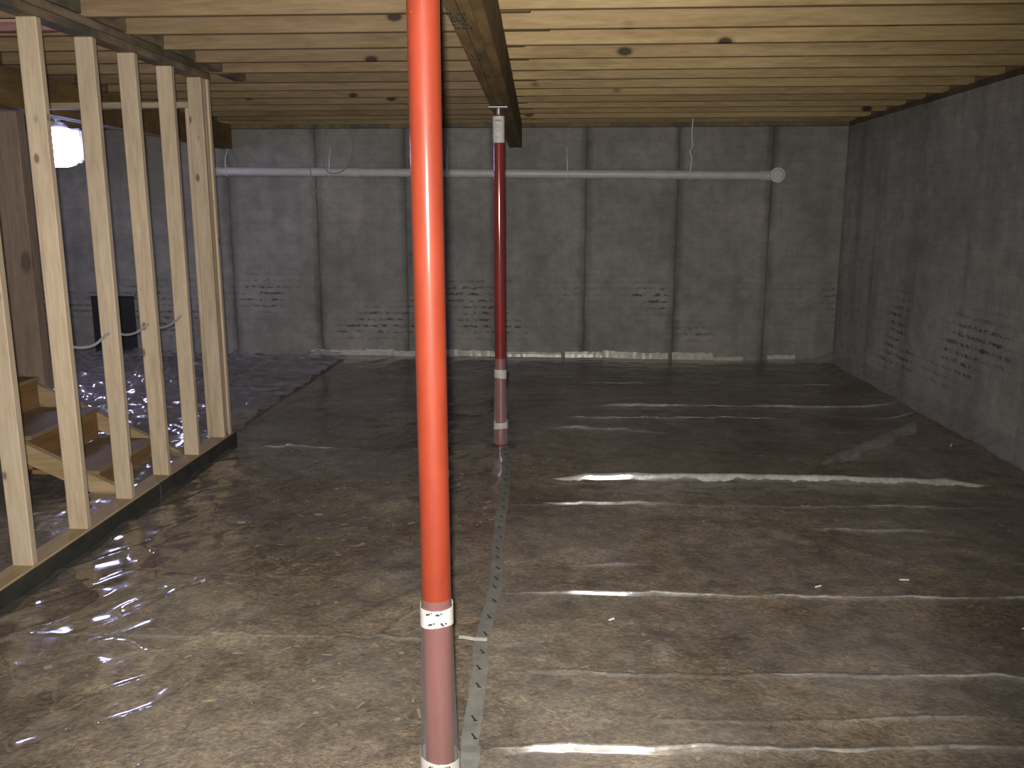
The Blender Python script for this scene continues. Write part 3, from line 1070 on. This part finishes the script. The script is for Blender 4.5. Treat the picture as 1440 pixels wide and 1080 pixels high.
cuts = [1.2, 1.75, 2.19, 2.46, 2.80, 3.20, 3.62, 4.15, 4.62, 5.02, 5.36]
for i in range(len(cuts) - 1):
    bm = bmesh.new()
    ya, yb = cuts[i] - 0.012, cuts[i + 1]
    nrow = max(4, int((yb - ya) / 0.03))
    prev = None
    sh = random.uniform(-0.006, 0.006)
    for k_ in range(nrow + 1):
        y = ya + (yb - ya) * k_ / nrow
        xc = float(seam_x(y)) + sh
        row = []
        z = top_near(xc, y, 0.026, 0.024) + 0.003 + 0.0012 * (i % 2)
        for q in (-1, -0.33, 0.33, 1):
            x = xc + q * 0.026 + (random.uniform(-0.0025, 0.0025) if abs(q) == 1 else 0)
            row.append(bm.verts.new((x, y, z)))
        if prev:
            for q in range(3):
                bm.faces.new((prev[q], prev[q + 1], row[q + 1], row[q]))
        prev = row
    bmesh.ops.solidify(bm, geom=bm.faces[:], thickness=0.001)
    bmesh.ops.recalc_face_normals(bm, faces=bm.faces)
    o = mesh_obj('tape_strip', bm, 'tape_grey', seam)
    bm = bmesh.new()
    y = ya + 0.06
    while y < yb - 0.03:
        xc = float(seam_x(y)) + sh + random.uniform(-0.008, 0.008)
        z = top_near(xc, y, 0.026, 0.036) + 0.0066
        bm_box(bm, (xc, y, z), (0.005, 0.026, 0.0012), 0, Matrix.Rotation(0.5, 3, 'Z'))
        bm_box(bm, (xc + 0.007, y - 0.014, z), (0.012, 0.005, 0.0012), 0)
        y += random.uniform(0.09, 0.14)
    if len(bm.verts):
        mesh_obj('print_marks', bm, 'print', o)['kind'] = 'stuff'
    else:
        bm.free()
# short cross strip towards the front post
bm = bmesh.new()
prev = None
for k_ in range(7):
    x = -0.345 + 0.10 * k_ / 6 + 0.0
    row = [bm.verts.new((x, 2.80 + s_ * 0.012, max(film_top(x, 2.78), film_top(x, 2.8), film_top(x, 2.82)) + 0.009)) for s_ in (-1, 1)]
    if prev:
        bm.faces.new((prev[0], row[0], row[1], prev[1]))
    prev = row
bmesh.ops.solidify(bm, geom=bm.faces[:], thickness=0.001)
bmesh.ops.recalc_face_normals(bm, faces=bm.faces)
mesh_obj('tape_strip', bm, 'tape_base', seam)

# ------------------------------------------------------------------ pale tape along the foot of the far wall
bt = thing('wall_tape', (-0.3, YF - 0.01, 0.02), 'pale tape pieces holding the plastic along the far wall', 'tape')
random.seed(8)
EDG = [(-2.60, -2.45), (-2.445, -2.10), (-2.095, -2.02), (-2.015, -1.735), (-1.73, -1.49), (-1.485, -1.19), (-1.185, -1.035), (-1.03, -0.69), (-0.685, 0.01),
       (0.05, 0.43), (0.435, 0.87), (0.875, 1.10), (1.14, 1.555), (1.56, 1.86), (2.10, 2.38)]
for i, (xa, xb) in enumerate(EDG):
    bm = bmesh.new()
    n = max(4, int((xb - xa) / 0.03))
    hh = 0.056 * random.uniform(0.75, 1.15) * (0.55 if xa > 1.5 else 1)
    zb = 0.012 + random.uniform(-0.006, 0.008)
    prev = None
    for k_ in range(n + 1):
        x = xa + (xb - xa) * k_ / n
        t_ = hh * (1 + random.uniform(-0.12, 0.12))
        w = random.uniform(-0.0012, 0.0012)
        base = float(ground(np.array([x]), np.array([YF - 0.05]))[0]) + 0.028
        row = [bm.verts.new((x, YF - 0.024 + w, base + zb - 0.006)), bm.verts.new((x, YF - 0.019 + w, base + zb + t_ * 0.5)), bm.verts.new((x, YF - 0.013 + w, base + zb + t_))]
        if prev:
            for q in range(2):
                bm.faces.new((prev[q], row[q], row[q + 1], prev[q + 1]))
        prev = row
    bmesh.ops.solidify(bm, geom=bm.faces[:], thickness=0.001)
    bmesh.ops.recalc_face_normals(bm, faces=bm.faces)
    mesh_obj('tape_strip', bm, 'tape_base', bt)

# ------------------------------------------------------------------ drain pipe on the far wall
PY = 8.74
pz = lambda x: 1.893 - (x + 3.5) * 0.0098
pp = thing('drain_pipe', (-0.7, PY, 1.85), 'long white plastic drain pipe running along the far wall', 'pipe')
joints = [-3.46, -2.05, -0.62, 0.95, 1.93]
for i in range(len(joints) - 1):
    a, b = joints[i], joints[i + 1]
    tube('pipe_length', [(a, PY, pz(a)), (b, PY, pz(b))], 0.043, 'pvc', pp, 24)
    if i:
        tube('coupling', [(a - 0.05, PY, pz(a - 0.05)), (a + 0.05, PY, pz(a + 0.05))], 0.049, 'pvc', pp, 24)
tube('elbow', spline([(1.90, PY, pz(1.9)), (1.99, PY, pz(1.99)), (2.045, PY - 0.03, pz(2.04)), (2.05, PY - 0.10, pz(2.05))], 6), [0.052] * 19, 'pvc', pp, 24)
c = Vector((2.05, PY - 0.08, pz(2.05)))
tube('hub', [c, c + Vector((0, -0.035, 0))], 0.070, 'pvc_cap', pp, 32)
tube('end_cap', [c + Vector((0, -0.034, 0)), c + Vector((0, -0.048, 0)), c + Vector((0, -0.052, 0))], [0.055, 0.055, 0.045], 'pvc_cap', pp, 32)
tube('elbow', spline([(-3.42, PY, pz(-3.4)), (-3.50, PY, pz(-3.5)), (-3.545, PY + 0.03, pz(-3.5)), (-3.55, YF - 0.002, pz(-3.5))], 6), [0.050] * 19, 'pvc', pp, 24)

# hangers
def hanger(x, ztop, label, pts=None):
    t = thing('pipe_hanger', (x, PY, pz(x)), label, 'hanger', 'straps that hold the drain pipe')
    z = pz(x)
    r = 0.048
    loop = [(x, PY - r * math.cos(a), z + r * math.sin(a)) for a in np.linspace(math.radians(90), math.radians(-90), 10)]
    loop += [(x, PY + r * math.cos(a), z + r * math.sin(a)) for a in np.linspace(math.radians(-90), math.radians(90), 10)[1:]]
    tube('loop', loop, 0.0065, 'strap', t, 8)
    line = pts or [(x, PY - 0.04, z + 0.04), (x - 0.004, PY - 0.02, (z + ztop) / 2), (x - 0.01, PY + 0.08, ztop)]
    tube('strap', spline(line, 8), 0.0062, 'strap', t, 8)
    return t


hanger(-3.34, 2.134, 'white strap hanger on the drain pipe nearest the stud wall')
hanger(-2.295, 2.12, 'white strap hanger on the drain pipe beside the hanging cable loop')
hanger(-1.125, 2.12, 'white strap hanger on the pipe just right of the front post')
hanger(0.05, 2.125, 'white strap hanger on the pipe just right of the dark red post')
x = 1.235
hanger(x, 2.30, 'long twisted wire hanger near the capped end of the drain pipe',
       [(x, PY - 0.045, pz(x) + 0.04), (x + 0.006, PY - 0.05, 2.0), (x - 0.012, PY - 0.05, 2.06), (x + 0.012, PY - 0.03, 2.12), (x + 0.004, PY - 0.02, 2.22), (x + 0.006, PY - 0.04, CEIL + 0.02)])

# ------------------------------------------------------------------ cables
def cable(name, pts, r, mat, label, n=10):
    o = tube(name, spline(pts, n), r, mat, None, 8)
    return tag(o, label, 'cable')


YC = 8.64
cable('electric_cable', [(-2.265, 8.503, CEIL + 0.05), (-2.28, 8.56, 2.33), (-2.30, YC, 2.24), (-2.33, YC, 2.10), (-2.335, YC, 1.97), (-2.30, YC - 0.01, 1.885), (-2.22, YC - 0.02, 1.862), (-2.13, YC, 1.90), (-2.07, YC, 1.99), (-2.04, YC, 2.12),
      (-2.06, YC, 2.25), (-2.07, 8.56, 2.34), (-2.07, 8.503, CEIL + 0.05)], 0.006, 'cable_dim', 'thin pale cable hanging in a loose loop over the drain pipe')
cable('thin_wire', [(-2.42, 8.501, CEIL + 0.05), (-2.44, 8.55, 2.33), (-2.47, YC, 2.20), (-2.475, YC - 0.01, 2.02), (-2.46, YC - 0.01, 1.84), (-2.42, YC, 1.70), (-2.34, YC, 1.58), (-2.28, YC + 0.03, 1.50)], 0.0045, 'cable_dim',
      'faint thin wire dangling left of the cable loop')
# cable run through the drilled studs
xs_ = (SWX0 + SWX1) / 2
cp = [(xs_, 3.605, 0.955), (xs_ + 0.005, 3.72, 0.915), (xs_, 3.86, 0.893), (xs_, 4.02, 0.905), (xs_ + 0.02, 4.06, 0.925)]
cable('electric_cable', [(-2.165, 3.61, 0.935), (-2.165, 3.75, 0.897), (-2.165, 3.88, 0.890), (-2.165, 4.03, 0.925), (-2.165, 4.18, 0.895), (-2.165, 4.30, 0.893), (-2.165, 4.43, 0.915),
      (-2.165, 4.56, 0.880), (-2.165, 4.70, 0.884), (-2.165, 4.83, 0.915)], 0.0062, 'cable', 'grey electric cable drooping through holes drilled in the studs')

# dark hatch low on the far wall
hx = thing('wall_hatch', (-4.65, YF, 0.3), 'dark access hatch with pale top edge low on far wall', 'hatch')
box('panel', -4.92, -4.46, YF - 0.018, YF - 0.006, 0.03, 0.63, 'hatch', hx, 0.003)
box('top_trim', -4.95, -4.43, YF - 0.05, YF - 0.004, 0.632, 0.655, 'hatch_trim', hx, 0.003)

# pink insulation stuffed over the top plate on the far left
bm = bmesh.new()
random.seed(31)
n = 14
for i in range(n):
    pass
bm_box(bm, (0, 0, 0), (1.02, 0.30, 0.16), 0.05)
bmesh.ops.subdivide_edges(bm, edges=bm.edges[:], cuts=3, use_grid_fill=True)
for v in bm.verts:
    v.co += Vector((random.uniform(-0.01, 0.01), random.uniform(-0.012, 0.012), random.uniform(-0.012, 0.008)))
ins = mesh_obj('insulation_batt', bm, 'insul', None, (-2.76, 4.205, CEIL + 0.085), smooth=True)
tag(ins, 'pink insulation batt between the joists at the far left', 'insulation')

# ------------------------------------------------------------------ scraps lying on the film
random.seed(77)
def scrap(x, y, l, w, a, label, mat='debris'):
    z = film_top(x, y)
    bm = bmesh.new()
    bm_box(bm, (0, 0, 0), (l * 0.75, w * 0.7, 0.005), 0.0015, Matrix.Rotation(a, 3, 'Z'))
    for v in bm.verts:
        v.co.y *= 0.6 + 0.4 * math.cos(v.co.x * 50)
    for v in bm.verts:
        v.co.z += 0.004 * math.sin(v.co.x * 60)
    o = mesh_obj('wood_scrap', bm, mat, None, (x, y, z + 0.005))
    tag(o, label, 'scrap', 'scraps lying on the plastic')


scrap(2.46, 5.42, 0.075, 0.012, 1.1, 'small white sliver on the plastic against the right wall')
scrap(1.42, 3.42, 0.05, 0.012, -0.5, 'short pale sliver on the right-hand plastic')
scrap(0.20, 2.99, 0.03, 0.012, 0.3, 'tiny white chip on the plastic right of the seam')
scrap(1.70, 2.99, 0.075, 0.008, -0.25, 'thin pale stick on the plastic near the right edge')
scrap(1.05, 3.34, 0.035, 0.012, 0.1, 'small white scrap just behind the long crease')

# straw chips and wood flecks in the soil, uncountable
bm = bmesh.new()
rs = np.random.RandomState(12)
cnt = 0
while cnt < 420:
    x = rs.uniform(-2.05, 2.4)
    y = rs.uniform(1.9, 5.6)
    if x > -0.3 and y > 3.0 and rs.rand() < 0.75:
        continue
    den = vnoise(np.array([x * 1.6]), np.array([y * 1.6]), 33)[0]
    if den < rs.uniform(-0.3, 0.35):
        continue
    z = float((ground(np.array([x]), np.array([y])) + 0.012 * vnoise(np.array([x * 8]), np.array([y * 8]), 5))[0]) + 0.004
    l, w = rs.uniform(0.008, 0.040), rs.uniform(0.003, 0.014)
    bm_box(bm, (x, y, z), (l, w, 0.003), 0, Matrix.Rotation(rs.uniform(0, 3.14), 3, 'Z') @ Matrix.Rotation(rs.uniform(-0.4, 0.4), 3, 'X'))
    cnt += 1
ch = mesh_obj('straw_chips', bm, 'chip')
tag(ch, 'yellowish straw and wood chips strewn in the soil under the plastic', 'chips', None, 'stuff')
